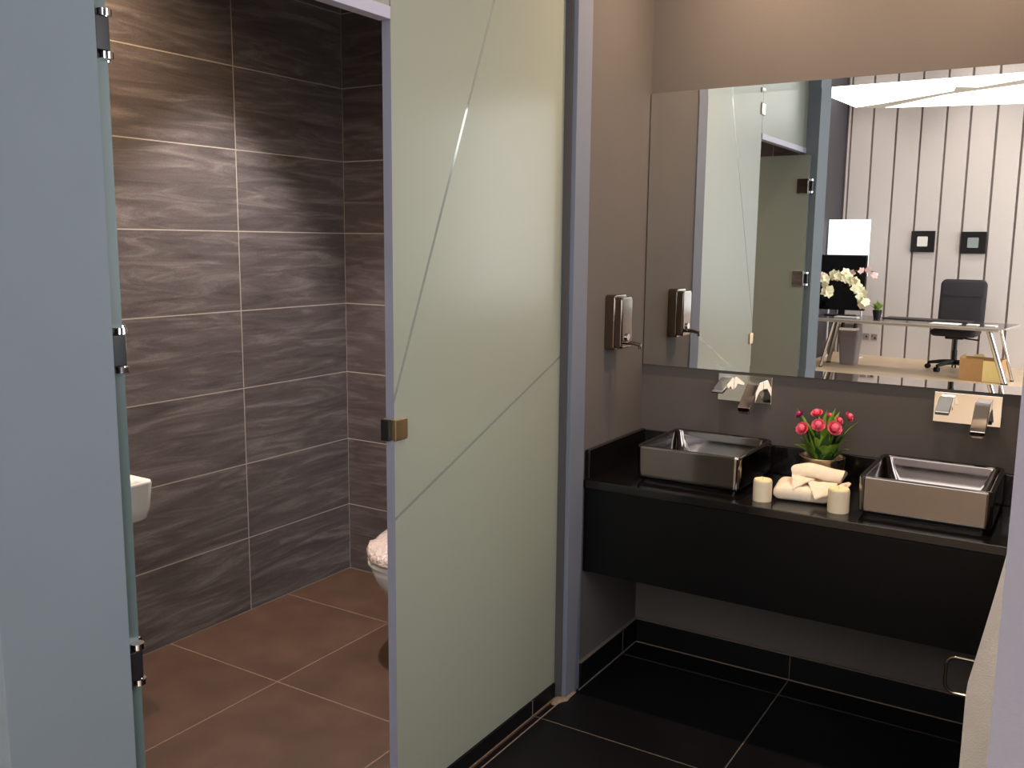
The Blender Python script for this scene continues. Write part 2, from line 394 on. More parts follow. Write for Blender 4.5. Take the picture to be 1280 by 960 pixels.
def basin(name, label, cx, cy, group):
    root = thing(name, label, 'basin', (cx, cy, CT), 0, group)
    w, d, h = .343, .335, .118
    bm = B()
    rings = [rrect(0,0,w-.03,d-.03,.012,.0), rrect(0,0,w-.026,d-.026,.014,.008), rrect(0,0,w-.008,d-.008,.018,.012), rrect(0,0,w-.002,d-.002,.02,.02), rrect(0,0,w,d,.02,h-.008),
             rrect(0,0,w-.002,d-.002,.02,h-.003), rrect(0,0,w-.009,d-.009,.018,h), rrect(0,0,w-.022,d-.022,.016,h-.001), rrect(0,0,w-.03,d-.03,.02,h-.006),
             rrect(0,0,w-.036,d-.036,.026,h-.03), rrect(0,0,w-.05,d-.05,.04,.042), rrect(0,0,w-.075,d-.075,.05,.028), rrect(0,0,w-.16,d-.16,.05,.02), rrect(0,0,.05,.05,.0249,.017)]
    loft(bm, rings)
    obj('bowl', bm, M['platinum'], root, smooth=50)
    bm = B(); lathe(bm, [(.0,.0),(.026,.0),(.03,.003),(.028,.007),(.022,.009),(.0,.0105)], (0,0,.0175), 28); obj('drain_cap', bm, M['chrome'], root)
    return root
basin('vessel_basin', 'square silvery vessel basin nearest the soap dispenser, left of the flowers', .3175, -.196, 'vessel basins on the counter')
basin('vessel_basin', 'square silvery vessel basin right of the flowers, beside the right doorway wall', 1.004, -.206, 'vessel basins on the counter')

def faucet(label, x0):
    root = thing('wall_faucet', label, 'faucet', (x0+.0925, 0, .988), 0, 'wall mounted faucets')
    def W(o): return keep(o, root)
    bm = B(); box(bm, x0, x0+.185, -.006, -.0005, .942, 1.034, bev=.0015); W(obj('wall_plate', bm, M['chrome']))
    # spout: short level neck, then a flat bar sloping down to the outlet
    bm = B(); prism(bm, [(-.006, 1.018), (-.05, 1.018), (-.062, 1.012), (-.146, .948), (-.142, .932), (-.124, .936), (-.052, .990), (-.006, .990)], 'x', x0+.117, x0+.157, bev=.002)
    W(obj('spout', bm, M['chrome']))
    bm = B(); box(bm, x0+.121, x0+.153, -.142, -.124, .927, .937, bev=.002); W(obj('aerator', bm, M['satin']))
    bm = B(); prism(bm, [(-.006, 1.022), (-.03, 1.024), (-.04, 1.02), (-.118, .992), (-.116, .981), (-.04, 1.000), (-.03, .985), (-.006, .985)], 'x', x0+.018, x0+.056, bev=.002)
    W(obj('lever', bm, M['chrome']))
    bm = B(); tube(bm, [(x0+.037, -.006, .99), (x0+.037, -.034, .99)], .016, 16); W(obj('lever_hub', bm, M['chrome']))
faucet('chrome wall faucet above the left basin, below the mirror', .284)
faucet('chrome wall faucet above the right basin, below the mirror', .965)

# soap dispenser on the short left wall
root = thing('soap_dispenser', 'polished steel soap dispenser on the short wall left of the mirror', 'soap dispenser', (0, -.272, 1.125))
def rr_x(x, y0, y1, z0, z1, r): # rounded rectangle in the y-z plane
    return [(x, p[0], p[1]) for p in rrect((y0+y1)/2, (z0+z1)/2, y1-y0, z1-z0, r, 0, 5)]
def soft_shell(bm, xa, xb, y0, y1, z0, z1, r, e):
    rg = [rr_x(xa, y0, y1, z0, z1, r), rr_x(xb-e, y0, y1, z0, z1, r)]
    for k in range(1, 5):
        a = PI/2*k/4; q = e*(1-math.cos(a)); rg.append(rr_x(xb-e+e*math.sin(a), y0+q, y1-q, z0+q, z1-q, max(.003, r-q)))
    loft(bm, rg)
bm = B(); soft_shell(bm, .0005, .036, -.318, -.226, 1.122, 1.303, .013, .005); keep(obj('tank', bm, M['satin'], smooth=50), root)
bm = B(); soft_shell(bm, .036, .060, -.313, -.231, 1.128, 1.296, .012, .006); keep(obj('front_cover', bm, M['satin'], smooth=50), root)
bm = B(); tube(bm, [(.058,-.272,1.148),(.085,-.272,1.146),(.112,-.272,1.141)], [.008,.0065,.006], 14); tube(bm, [(.107,-.272,1.143),(.107,-.272,1.128)], .0045, 12); keep(obj('push_spout', bm, M['satin']), root)
bm = B(); tube(bm, [(.060,-.272,1.165),(.066,-.272,1.165)], .011, 16); keep(obj('push_button', bm, M['chrome']), root)

# ------------------------------------------------------------------ things on the counter
def candle(label, x, y, r, h):
    root = thing('candle', label, 'candle', (x, y, CT), 0, 'pillar candles by the towels')
    bm = B(); lathe(bm, [(r*.96,0),(r,.002),(r,h-.004),(r*.96,h)], n=36); obj('wax_body', bm, M['candle'], root)
    bm = B(); lathe(bm, [(r*.955,h),(r*.9,h+.0035),(r*.5,h+.001),(.0,h)], n=36); obj('wax_top', bm, M['candletop'], root)
    bm = B(); tube(bm, [(0,0,h),(-.001,0,h+.006),(-.004,0,h+.012)], .0011, 6); obj('wick', bm, M['wick'], root)
candle('ivory pillar candle standing left of the cream towels', .561, -.366, .0275, .062)
candle('ivory pillar candle standing right of the cream towels, beside the right basin', .780, -.362, .030, .066)

# folded towel: thick slab folded in two with soft rounded fold
def cloth_slab(w, d, h, seed, layers=2):
    bm = B(); NX, NY = 22, 16
    def H(u, v): return noise.noise(Vector((u*3+seed, v*3, 0)))*.003
    for l in range(layers):
        z0 = h*l/layers; z1 = h*(l+1)/layers-.0008
        ww = w*(1-.02*l); dd = d*(1-.03*l); k = len(bm.verts)
        rings = []
        for i in range(NX+1):
            u = i/NX-.5; x = u*ww; e = min(1, (0.5-abs(u))*NX/2.2)**.5 if abs(u) < .5 else 0
            ring = []
            zc = (z0+z1)/2; hh = (z1-z0)/2*(.45+.55*e); nn = 18
            for q in range(nn):
                a = 2*PI*q/nn; ca, sa = math.cos(a), math.sin(a)
                py = math.copysign(abs(ca)**.35, ca)*dd/2*(.97+.03*e); pz = zc+math.copysign(abs(sa)**.55, sa)*hh
                ring.append((x+.002*noise.noise(Vector((py*20, l, seed))), py+.003*noise.noise(Vector((x*18, l*3, seed))), pz+(H(u, py) if pz > zc and l == layers-1 else 0)))
            rings.append(ring)
        loft(bm, rings)
    return bm
root = thing('folded_towel', 'thick cream towel folded flat between the two candles', 'towel', (.657, -.266, CT+.001), math.radians(9))
obj('towel_stack', cloth_slab(.162, .14, .047, 1.3, 1), M['towel'], root, smooth=70)

# small cloth loosely rolled on the folded towel, its corners hanging over the front
root = thing('rolled_face_cloth', 'small cream cloth rolled on top of the folded towel, corners hanging down', 'face cloth', (.69, -.25, CT+.046))
bm = B(); rings = []
NL = 26
for i in range(NL+1):
    u = i/NL; c = Vector((-.066+.138*u, -.004+.022*u, .026+.006*math.sin(u*5)))
    ring = []
    for q in range(28):
        a = 2*PI*q/28
        rr = .0265*(1-.12*abs(2*u-1)**3)*(1+.10*noise.noise(Vector((u*3.5, math.cos(a)*1.2, math.sin(a)*1.2))))
        s = .62 if math.sin(a) < 0 else 1.
        ring.append(c+Vector((.006*noise.noise(Vector((a, u*3, 9.)))+.01*math.sin(a)*(u-.5), rr*1.25*math.cos(a), max(-.022, rr*s*math.sin(a)))))
    rings.append(ring)
loft(bm, rings)
obj('cloth_roll', bm, M['towel'], root, smooth=80)
def flap(P00, P10, P01, P11, sag, seed, name='cloth_corner'):
    """a piece of cloth between four corners, rippled and given thickness"""
    bm = B(); n = 14; G = {}
    for side in (0, 1):
        for i in range(n+1):
            for j in range(n+1):
                u, v = i/n, j/n
                p = (Vector(P00)*(1-u)+Vector(P10)*u)*(1-v)+(Vector(P01)*(1-u)+Vector(P11)*u)*v
                nrm = Vector((.1, -.6, .8)).normalized()
                p = p+nrm*(sag*math.sin(PI*v)*(.6+.4*math.sin(PI*u))+.004*noise.noise(Vector((u*4+seed, v*4, 1)))+(-.0022 if side else .0022))
                G[side, i, j] = bm.verts.new(p)
    for i in range(n):
        for j in range(n):
            bm.faces.new((G[0,i,j], G[0,i+1,j], G[0,i+1,j+1], G[0,i,j+1])); bm.faces.new((G[1,i,j+1], G[1,i+1,j+1], G[1,i+1,j], G[1,i,j]))
    for k in range(n):
        bm.faces.new((G[0,k,0], G[1,k,0], G[1,k+1,0], G[0,k+1,0])); bm.faces.new((G[0,k+1,n], G[1,k+1,n], G[1,k,n], G[0,k,n]))
        bm.faces.new((G[0,0,k+1], G[1,0,k+1], G[1,0,k], G[0,0,k])); bm.faces.new((G[0,n,k], G[1,n,k], G[1,n,k+1], G[0,n,k+1]))
    return bm
obj('cloth_corner', flap((-.072,-.012,.028), (.0,-.020,.016), (-.052,-.083,-.006), (-.046,-.086,-.010), .012, 2.), M['towel'], root, smooth=80)
obj('cloth_corner', flap((-.022,-.03,.012), (.066,-.02,.012), (.020,-.102,-.024), (.062,-.078,-.010), .010, 5.), M['towel'], root, smooth=80)
obj('cloth_corner', flap((.045,-.02,.0), (.075,.03,.0), (.088,-.03,-.008), (.098,.01,.010), .012, 8.), M['towel'], root, smooth=80)

# flowers
root = thing('flower_bowl', 'round pewter bowl of pink artificial flowers between the basins, against the splashback', 'flowers', (.668, -.108, CT))
bm = B(); prof = [(.040,.0),(.046,.002),(.058,.02),(.066,.05),(.069,.08),(.0695,.1),(.067,.1015),(.0655,.099),(.064,.08),(.05,.07),(.0,.07)]
lathe(bm, prof, n=40); obj('bowl', bm, M['bronze'], root, smooth=50)
bm = B(); lathe(bm, [(.064,.074),(.05,.082),(.02,.086),(.0,.087)], n=24); obj('soil', bm, M['soil'], root)
cx, cy = .668, -.108
blooms = [(.587,-.10,.939,.017,1), (.639,-.09,.948,.020,0), (.675,-.06,.937,.014,0), (.735,-.065,.941,.019,0), (.613,-.16,.906,.0225,0), (.661,-.15,.920,.0225,0), (.707,-.13,.912,.0255,0), (.712,-.095,.931,.015,0)]
bms = B(); 
for (x, y, z, r, k) in blooms:
    x -= cx; y -= cy; z -= CT
    tube(bms, [(x*.25, y*.25, .08), (x*.55, y*.55, .08+(z-.08)*.5), (x, y, z-r*.4)], .0022, 6)
obj('stems', bms, M['stem'], root)
def bloom_bm(r, axis):
    bm = B(); rot = Vector((0,0,1)).rotation_difference(Vector(axis).normalized()).to_matrix().to_4x4()
    # tight centre with ever wider cupped rings of petals
    for ring, (n, rr, tilt, size) in enumerate(((5,.18,.15,.5),(7,.36,.45,.62),(9,.58,.85,.72),(10,.72,1.2,.74))):
        for i in range(n):
            a = 2*PI*(i+.5*ring)/n
            c = Vector((math.cos(a), math.sin(a), 0)); tdir = Vector((-math.sin(a), math.cos(a), 0))
            upv = Vector((0,0,1))*math.cos(tilt)+c*math.sin(tilt)
            G = []
            for v in range(5):
                t = v/4; row = []
                wid = size*r*.62*math.sin(PI*(.18+.72*t))
                for u in (-1,-.5,0,.5,1):
                    p = c*(rr*r*.35)+upv*(size*r*1.05*t)-c*(abs(u)**2*wid*.25)+tdir*(wid*u)-c*(.25*size*r*t*t)+Vector((0,0,-.35*r))
                    row.append(bm.verts.new(rot @ p))
                G.append(row)
            for v in range(4):
                for u in range(4): bm.faces.new((G[v][u],G[v][u+1],G[v+1][u+1],G[v+1][u]))
    bmesh.ops.create_icosphere(bm, subdivisions=2, radius=r*.42, matrix=Matrix.Translation(rot @ Vector((0,0,.05*r))))
    lat = [(r*.15,-.75*r),(r*.3,-.62*r),(r*.55,-.42*r),(r*.3,-.2*r),(0,-.15*r)]
    return bm
for (x, y, z, r, k) in blooms:
    o = obj('bloom', bloom_bm(r*1.22, (x-cx+.02, y-cy-.05, .06)), M['petal2'] if k else M['petal'], root, smooth=60)
    o.location = (x-cx, y-cy, z-CT)
    if k: o['label'] = 'dark magenta bud'
def leaf_bm(bm, base, tip, width, bow, mi=0):
    base, tip = Vector(base), Vector(tip); d = tip-base; side = d.cross(Vector((0,0,1)))
    if side.length < 1e-4: side = Vector((1,0,0))
    side.normalize(); nrm = side.cross(d).normalized(); rows = []
    for i in range(9):
        t = i/8; w = width*(math.sin(PI*(.06+.94*t)**.8)*.98+.02); c = base+d*t+nrm*(bow*math.sin(PI*t))
        rows.append([bm.verts.new(c+side*(w*s)+nrm*(abs(s)*w*.35)) for s in (-1,0,1)])
    for a, b in zip(rows[:-1], rows[1:]):
        for i in (0,1): bm.faces.new((a[i],a[i+1],b[i+1],b[i])).material_index = mi
bm = B()
big = [(.579,-.1,.957,.012), (.606,-.11,.925,.016), (.766,-.085,.931,.012), (.575,-.1,.838,.016), (.748,-.12,.876,.019), (.756,-.13,.85,.014), (.673,-.1,.961,.013), (.695,-.08,.966,.015), (.60,-.13,.87,.017), (.722,-.16,.868,.018), (.655,-.165,.885,.014), (.64,-.06,.93,.015),(.70,-.05,.95,.015),(.612,-.15,.852,.016),(.69,-.17,.862,.015)]
for (x, y, z, w) in big:
    x -= cx; y -= cy; z -= CT
    leaf_bm(bm, (x*.45, y*.45, .085+(z-.085)*.35), (x, y, z), w, .006, 0)
for i in range(70):
    a = random.uniform(0, 2*PI); r = random.uniform(.02, .062); z = random.uniform(.105, .20)
    if cy + r*1.25*math.sin(a) > -.035: continue
    leaf_bm(bm, (r*.4*math.cos(a), r*.4*math.sin(a), .075), (r*1.2*math.cos(a), r*1.2*math.sin(a), z), random.uniform(.011,.018), random.uniform(-.006,.014), 0 if i % 3 == 0 else 1)
obj('leaves', bm, [M['leaf'], M['leafdark']], root, smooth=70)

# ------------------------------------------------------------------ cubicle: wash basin and toilet
root = thing('wall_hung_washbasin', 'small white wall hung washbasin on the slate tiled wall, half behind the door jamb', 'washbasin', (-1.41, -1.49, .62))
bm = B()
def sink_ring(x1, y0, y1, z, r):  # plan outline, back flat on the wall
    w = x1+1.4095; return rrect(-1.4095+w/2, (y0+y1)/2, w, y1-y0, r, z, 6)
loft(bm, [sink_ring(-1.12,-1.66,-1.33,.610,.03), sink_ring(-1.055,-1.68,-1.312,.614,.04), sink_ring(-1.036,-1.688,-1.297,.628,.035), sink_ring(-1.031,-1.69,-1.293,.66,.03), sink_ring(-1.026,-1.692,-1.288,.735,.028), sink_ring(-1.028,-1.69,-1.290,.742,.028),
          rrect(-1.20, -1.49, .30, .35, .05, .742), rrect(-1.20, -1.49, .28, .33, .06, .73), rrect(-1.20, -1.49, .2, .24, .08, .66), rrect(-1.2, -1.49, .05, .05, .024, .65)])
keep(obj('bowl', bm, M['ceramic'], smooth=50), root)
bm = B(); lathe(bm, [(.0,.0),(.02,.0),(.022,.003),(.0,.006)], (-1.2,-1.49,.65), 20); keep(obj('drain', bm, M['chrome']), root)
bm = B(); tube(bm, [(-1.375,-1.49,.75),(-1.375,-1.49,.83),(-1.36,-1.49,.86),(-1.30,-1.49,.86),(-1.285,-1.49,.84)], .013, 14); keep(obj('tap', bm, M['chrome']), root)

TX, TY = -.625, -.02
root = thing('toilet', 'white toilet with plastic wrapped lid in the cubicle, mostly behind the frosted glass', 'toilet', (-.625, -.38, 0))
def egg(z, hw, y_front, y_back, n=28, sq=.75):
    pts = []
    for k in range(n):
        a = 2*PI*k/n; s, c = math.sin(a), math.cos(a)
        yc = y_back-(y_back-y_front)*.42
        y = yc-(yc-y_front)*c if c > 0 else yc+(y_back-yc)*math.copysign(abs(c)**sq, -c)*1
        pts.append((TX+hw*math.copysign(abs(s)**.85, s), y, z))
    return pts
bm = B()
loft(bm, [egg(.001,.11,-.50,-.1), egg(.02,.112,-.51,-.1), egg(.12,.108,-.50,-.1), egg(.2,.125,-.56,-.08), egg(.24,.158,-.645,-.06), egg(.295,.178,-.685,-.04), egg(.335,.184,-.70,-.035), egg(.343,.182,-.698,-.037)])
keep(obj('pan', bm, M['ceramic'], smooth=60), root)
bm = B(); loft(bm, [egg(.344,.184,-.70,-.2), egg(.351,.187,-.704,-.198), egg(.361,.186,-.702,-.199), egg(.365,.182,-.698,-.203)]); keep(obj('seat', bm, M['ceramic'], smooth=60), root)
bm = B()
rings = []
for z, s in ((.366,1.02),(.375,1.03),(.391,1.0),(.408,.9),(.419,.7),(.425,.35)):
    ring = []
    for k, (x, y, zz) in enumerate(egg(z, .182*s, -.40-.298*s, -.40+.2*s, 40)):
        wob = noise.noise(Vector((x*26, y*26, z*30)))
        ring.append((x+.004*wob, y+.005*wob, z+.007*wob+(.018 if (k in (35, 36)) and z < .40 else 0)+.035*max(0, (y+.70)/.5)))
    rings.append(ring)
loft(bm, rings); keep(obj('wrapped_lid', bm, M['film'], smooth=80), root)
bm = B(); loft(bm, [rrect(TX,-.105,.36,.17,.03,.40), rrect(TX,-.105,.38,.19,.03,.43), rrect(TX,-.103,.39,.195,.03,.74)]); keep(obj('cistern', bm, M['ceramic'], smooth=50), root)
bm = B(); loft(bm, [rrect(TX,-.104,.40,.2,.03,.741), rrect(TX,-.104,.40,.2,.03,.765), rrect(TX,-.104,.38,.18,.03,.775)]); l = keep(obj('cistern_lid', bm, M['ceramic'], smooth=50), root)
bm = B(); lathe(bm, [(.022,.0),(.022,.006),(.0,.008)], (TX,-.104,.775), 20); keep(obj('flush_button', bm, M['chrome']), root)

# ------------------------------------------------------------------ towel stand at the right edge
root = thing('towel_stand', 'chrome towel stand with a low rounded loop in front of the vanity', 'towel stand', (1.33, -.68, 0))
def arc(c, r, a0, a1, n, f): return [f(c[0]+r*math.cos(a0+(a1-a0)*k/n), c[1]+r*math.sin(a0+(a1-a0)*k/n)) for k in range(n+1)]
f = lambda x, z: (x, -.6, z)
x0, x1, z0, z1, r = 1.116, 1.33, .360, .455, .025
pts = [(1.33,-.6,z1)] + arc((x0+r, z1-r), r, PI/2, PI, 12, f) + arc((x0+r, z0+r), r, PI, 1.5*PI, 12, f) + [(1.33,-.6,z0)]
bm = B(); tube(bm, pts, .0042, 10); keep(obj('loop', bm, M['satin'], smooth=70), root)
bm = B(); tube(bm, [(1.33,-.6,.02),(1.33,-.6,.86)], .009, 14); tube(bm, [(1.33,-.6,.86),(1.33,-.78,.86)], .008, 12); keep(obj('post', bm, M['satin']), root)
bm = B(); tube(bm, [(1.235,-.78,.86),(1.44,-.78,.86)], .007, 12); keep(obj('rail', bm, M['satin']), root)
bm = B(); lathe(bm, [(.1,0),(.1,.008),(.09,.014),(.02,.02),(.0,.02)], (1.33,-.64,.001), 36); keep(obj('foot', bm, M['satin']), root)
# cream towel draped over the rail
bm = B(); NU, NV = 26, 40
def towel_pt(u, v, off):
    # v 0..1 runs from the front hem over the rail to the rear hem
    h = .868; L = .70
    if v < .56: z = h-L*(1-v/.56); side = -1
    else: z = h-.45*((v-.56)/.44); side = 1
    drop = (h-z)
    xl = 1.246-.066*min(1, drop/.40)**1.1; xr = 1.43
    if side > 0: xl = 1.26
    x = xl+(xr-xl)*u
    fold = math.sin(u*9+.6*drop*5)*.012*min(1, drop/.25)
    y = -.78+side*(.010+.05*max(0, drop-.02)*.5)+fold*(1 if side < 0 else .4)
    if abs(v-.56) < .02: z += .010; y = -.78+side*.004
    return Vector((x, y+off, z))
G = [[[bm.verts.new(towel_pt(i/NU, j/NV, off)) for j in range(NV+1)] for i in range(NU+1)] for off in (-.003, .003)]
for i in range(NU):
    for j in range(NV):
        bm.faces.new((G[0][i][j],G[0][i+1][j],G[0][i+1][j+1],G[0][i][j+1])); bm.faces.new((G[1][i][j+1],G[1][i+1][j+1],G[1][i+1][j],G[1][i][j]))
for i in range(NU):
    for j in (0, NV): bm.faces.new((G[0][i][j],G[1][i][j],G[1][i+1][j],G[0][i+1][j]))
for j in range(NV):
    for i in (0, NU): bm.faces.new((G[0][i][j],G[0][i][j+1],G[1][i][j+1],G[1][i][j]))
tag(obj('hanging_towel', bm, M['robe'], smooth=80), 'long cream towel hanging at the right edge in front of the vanity', 'towel')

# ------------------------------------------------------------------ office seen in the mirror
WA = math.atan(.22)
bm = B(); box(bm, -1.9, 4.6, -11.6, -2.35, -.1, 0); struct('floor.002', bm, M['officefloor'])
bm = B(); box(bm, -1.9, 4.6, -11.6, -2.25, 3.9, 4.0); struct('ceiling.001', bm, M['ceil'])
bm = B(); box(bm, -1.9, -1.68, -11.6, -2.352, 0, 3.9); struct('wall_office_left', bm, M['charcoal'])
# right office wall with a wide window
WY0, WY1, WZ0, WZ1 = -8.5, -5.8, .5, 3.3
bm = B(); box(bm, 4.5, 4.65, -11.6, WY0, 0, 3.9); box(bm, 4.5, 4.65, WY1, -2.14, 0, 3.9); box(bm, 4.5, 4.65, WY0, WY1, 0, WZ0); box(bm, 4.5, 4.65, WY0, WY1, WZ1, 3.9)
struct('wall_office_right', bm, M['offwhite'])
bm = B()
for y in (WY0, WY0+.88, WY0+1.76, WY1-.06): box(bm, 4.56, 4.60, y, y+.06, WZ0, WZ1)
box(bm, 4.56, 4.60, WY0, WY1, WZ0, WZ0+.06); box(bm, 4.56, 4.60, WY0, WY1, WZ1-.06, WZ1)
struct('window_1', bm, M['windowframe'])
# panelled wall: felt boards with dark recessed grooves
g = [-1.30, -1.001, -.690, -.374, -.064, .223, .530, .826, 1.13, 1.43, 1.73, 2.03, 2.33, 2.63, 2.93, 3.23, 3.53, 3.83, 4.13, 4.43, 4.73, 5.03]
BW0, BW1, BZ0, BZ1 = 3.2, 4.85, .5, 3.3   # wide unseen window added further along this wall to light the bathroom
bm = B()
for x0, x1, z0, z1 in ((-1.45, BW0, 0, 3.9), (BW1, 5.1, 0, 3.9), (BW0, BW1, 0, BZ0), (BW0, BW1, BZ1, 3.9)): box(bm, x0, x1, -.16, -.024, z0, z1, 1)
prev = -1.338
for s in g:
    if BW0 < s < BW1 or BW0 < prev < BW1:
        box(bm, prev, s-.016, -.024, 0, .0, BZ0, 0); box(bm, prev, s-.016, -.024, 0, BZ1, 3.9, 0)
    else: box(bm, prev, s-.016, -.024, 0, .0, 3.9, 0)
    prev = s+.016
struct('wall_office_back', bm, [M['felt'], M['groove']], loc=(-.35, -10.0, 0), rotz=WA, smooth=0)

bm = B()
for x in (BW0, (BW0+BW1)/2-.03, BW1-.06): box(bm, x, x+.06, -.12, -.06, BZ0, BZ1)
for z in (BZ0, BZ1-.06): box(bm, BW0, BW1, -.12, -.06, z, z+.06)
struct('added_window_office', bm, M['windowframe'], loc=(-.35, -10.0, 0), rotz=WA)

def on_wall(s, z, d=0.):  # point on the panelled wall
    return Vector((-.35+s*math.cos(WA)-d*math.sin(WA), -10.0+s*math.sin(WA)+d*math.cos(WA), z))

# luminous ceiling panels with a grey slot between them
bm = B()
SEAM = [(-.783,-6.662), (-.529,-6.527), (.164,-6.035), (.205,-5.815), (.364,-5.933), (.718,-5.687), (1.6,-5.15)]
FAR = [(1.7,-5.45), (.702,-5.948), (.073,-6.247), (-.539,-6.822)]
prism(bm, SEAM+[(1.6,-4.5), (-.95,-4.5)], 'z', 2.80, 2.88)
tag(obj('ceiling_light', bm, M['luminous'], smooth=0), 'white luminous ceiling panel left of the grey slot, reflected in the mirror', 'ceiling light', 'luminous ceiling panels')
bm = B()
prism(bm, FAR+[(.632,-7.119), (1.9,-7.42)], 'z', 2.80, 2.88)
tag(obj('ceiling_light', bm, M['luminous'], smooth=0), 'white luminous ceiling panel right of and beyond the grey slot, reflected in the mirror', 'ceiling light', 'luminous ceiling panels')
bm = B()
prism(bm, SEAM+FAR+[(-.70,-6.80)], 'z', 2.802, 2.86)
tag(obj('slot_profile', bm, M['aluminium'], smooth=0), 'grey angled slot strip between the two luminous ceiling panels', 'ceiling strip')

# desk
DL = Vector((.616, -8.12, 0)); DA = math.radians(7.5)
root = thing('office_desk', 'long desk with smoked glass top and slanting chrome legs, seen in the mirror', 'desk', (-.44, -8.6, 0), DA)
def dl(x, y, z): return (x, y, z)
bm = B(); box(bm, -1.20, 1.07, -.40, .335, .592, .61, bev=.003)
for f in bm.faces:
    f.normal_update()
    if abs(f.normal.z) < .6: f.material_index = 1
obj('desktop', bm, [M['desk'], M['deskedge']], root)
bm = B(); box(bm, -1.06, 1.0, .24, .30, .565, .591); box(bm, -1.06, 1.0, -.34, -.28, .565, .591); obj('under_rail', bm, M['aluminium'], root)
for (a, b, r) in (((.90,.27,.565),(1.09,.27,.012),.030), ((.96,.0,.565),(1.10,-.06,.012),.018), ((-.80,.27,.565),(-.96,.20,.012),.018), ((-.88,-.1,.565),(-1.05,-.3,.012),.026)):
    bm = B(); tube(bm, [a, b], r, 18); l = obj('leg', bm, M['chrome'], root)
    bm = B(); lathe(bm, [(r*1.25,0),(r*1.3,.006),(r*1.1,.014),(0,.014)], (b[0], b[1], 0), 20); obj('foot_cap', bm, M['blackplastic'], l)
bm = B(); box(bm, -.74, -.55, .10, .25, .47, .50, bev=.004); obj('cable_tray', bm, M['tray'], root)
bm = B(); box(bm, -.735, -.715, .14, .2, .50, .566); obj('tray_bracket', bm, M['blackplastic'], root)
bm = B(); box(bm, -.585, -.565, .14, .2, .50, .566); obj('tray_bracket', bm, M['blackplastic'], root)
def desk_pt(x, y, z=.61): return root.matrix_local @ Vector((x, y, z)) if False else Vector((-.44+x*math.cos(DA)-y*math.sin(DA), -8.6+x*math.sin(DA)+y*math.cos(DA), z))
# dark leather mat along the rear of the desk
bm = B(); loft(bm, [rrect(0,0,.95,.30,.02,0), rrect(0,0,.955,.305,.022,.006), rrect(0,0,.95,.30,.02,.012)])
tag(obj('desk_mat', bm, M['blackmat'], loc=desk_pt(.12,-.24), rotz=DA), 'dark leather mat on the rear of the desk in front of the chair', 'desk mat')
bm = B(); box(bm, -.15, .15, -.09, .09, 0, .004); box(bm, -.145, .145, -.085, .085, .004, .007)
tag(obj('paper_sheets', bm, M['paper'], loc=desk_pt(.42,.14), rotz=DA), 'white sheets of paper lying on the dark glass desk top', 'papers')
for x, lab in ((.70, 'small white card on the desk, nearest the sheets of paper'), (.885, 'small white card on the desk, nearest the right desk end')):
    bm = B(); prism(bm, [(-.06,-.05),(.06,-.05),(.055,.05),(-.055,.05)], 'z', 0, .01, bev=.001)
    tag(obj('business_card', bm, M['paper'], loc=desk_pt(x,.13), rotz=DA), lab, 'card', 'small cards on the desk')
# keyboard
root = thing('keyboard', 'slim grey keyboard on the desk in front of the black monitor', 'keyboard', desk_pt(-.70,.12), DA)
bm = B(); box(bm, -.14, .14, -.055, .055, 0, .012, bev=.003); obj('keyboard_tray', bm, M['aluminium'], root)
bm = B()
for i in range(12):
    for j in range(4): box(bm, -.13+i*.0218, -.112+i*.0218, -.046+j*.024, -.026+j*.024, .012, .016)
obj('keys', bm, M['tray'], root)
# monitor
root = thing('computer_monitor', 'large black computer monitor on the left of the desk behind the orchid', 'monitor', desk_pt(-.87,-.18), DA+math.radians(-6))
bm = B(); box(bm, -.34, .26, -.03, .02, .07, .745, bev=.01); obj('casing', bm, M['blackplastic'], root)
bm = B(); box(bm, -.325, .245, .02, .024, .085, .73); obj('screen', bm, M['screen'], root)
bm = B(); box(bm, -.06, .02, -.05, -.02, 0.01, .3, bev=.006); box(bm, -.2, .14, -.12, .08, 0, .014, bev=.005); obj('stand', bm, M['blackplastic'], root)
# white panel behind it, with a glow added to brighten it
root = thing('glowing_white_panel', 'white panel with an added glow standing behind the black monitor, seen in the mirror', 'screen', (-1.39, -9.55, 0), math.radians(2))
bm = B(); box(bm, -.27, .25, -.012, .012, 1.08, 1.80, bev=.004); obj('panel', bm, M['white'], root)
for x in (-.22, .20):
    bm = B(); tube(bm, [(x, -.02, .01), (x, -.02, 1.5)], .012, 10); tube(bm, [(x, -.2, .012), (x, .16, .012)], .012, 10); obj('stand_leg', bm, M['tray'], root)

# potted plant
root = thing('potted_plant', 'small green plant in a black tapered pot on the desk', 'plant', desk_pt(-.375,.04))
bm = B(); lathe(bm, [(.034,0),(.038,.003),(.055,.105),(.052,.108),(.048,.1),(.0,.095)], n=28); obj('pot', bm, M['blackplastic'], root)
bm = B()
for i in range(46):
    a = random.uniform(0, 2*PI); e = random.uniform(.5, 1.5); l = random.uniform(.06, .12)
    leaf_bm(bm, (.02*math.cos(a), .02*math.sin(a), .095), (l*math.cos(a)*math.cos(e), l*math.sin(a)*math.cos(e), .11+l*math.sin(e)), random.uniform(.012,.02), .01)
obj('leaves', bm, M['leaf'], root, smooth=70)

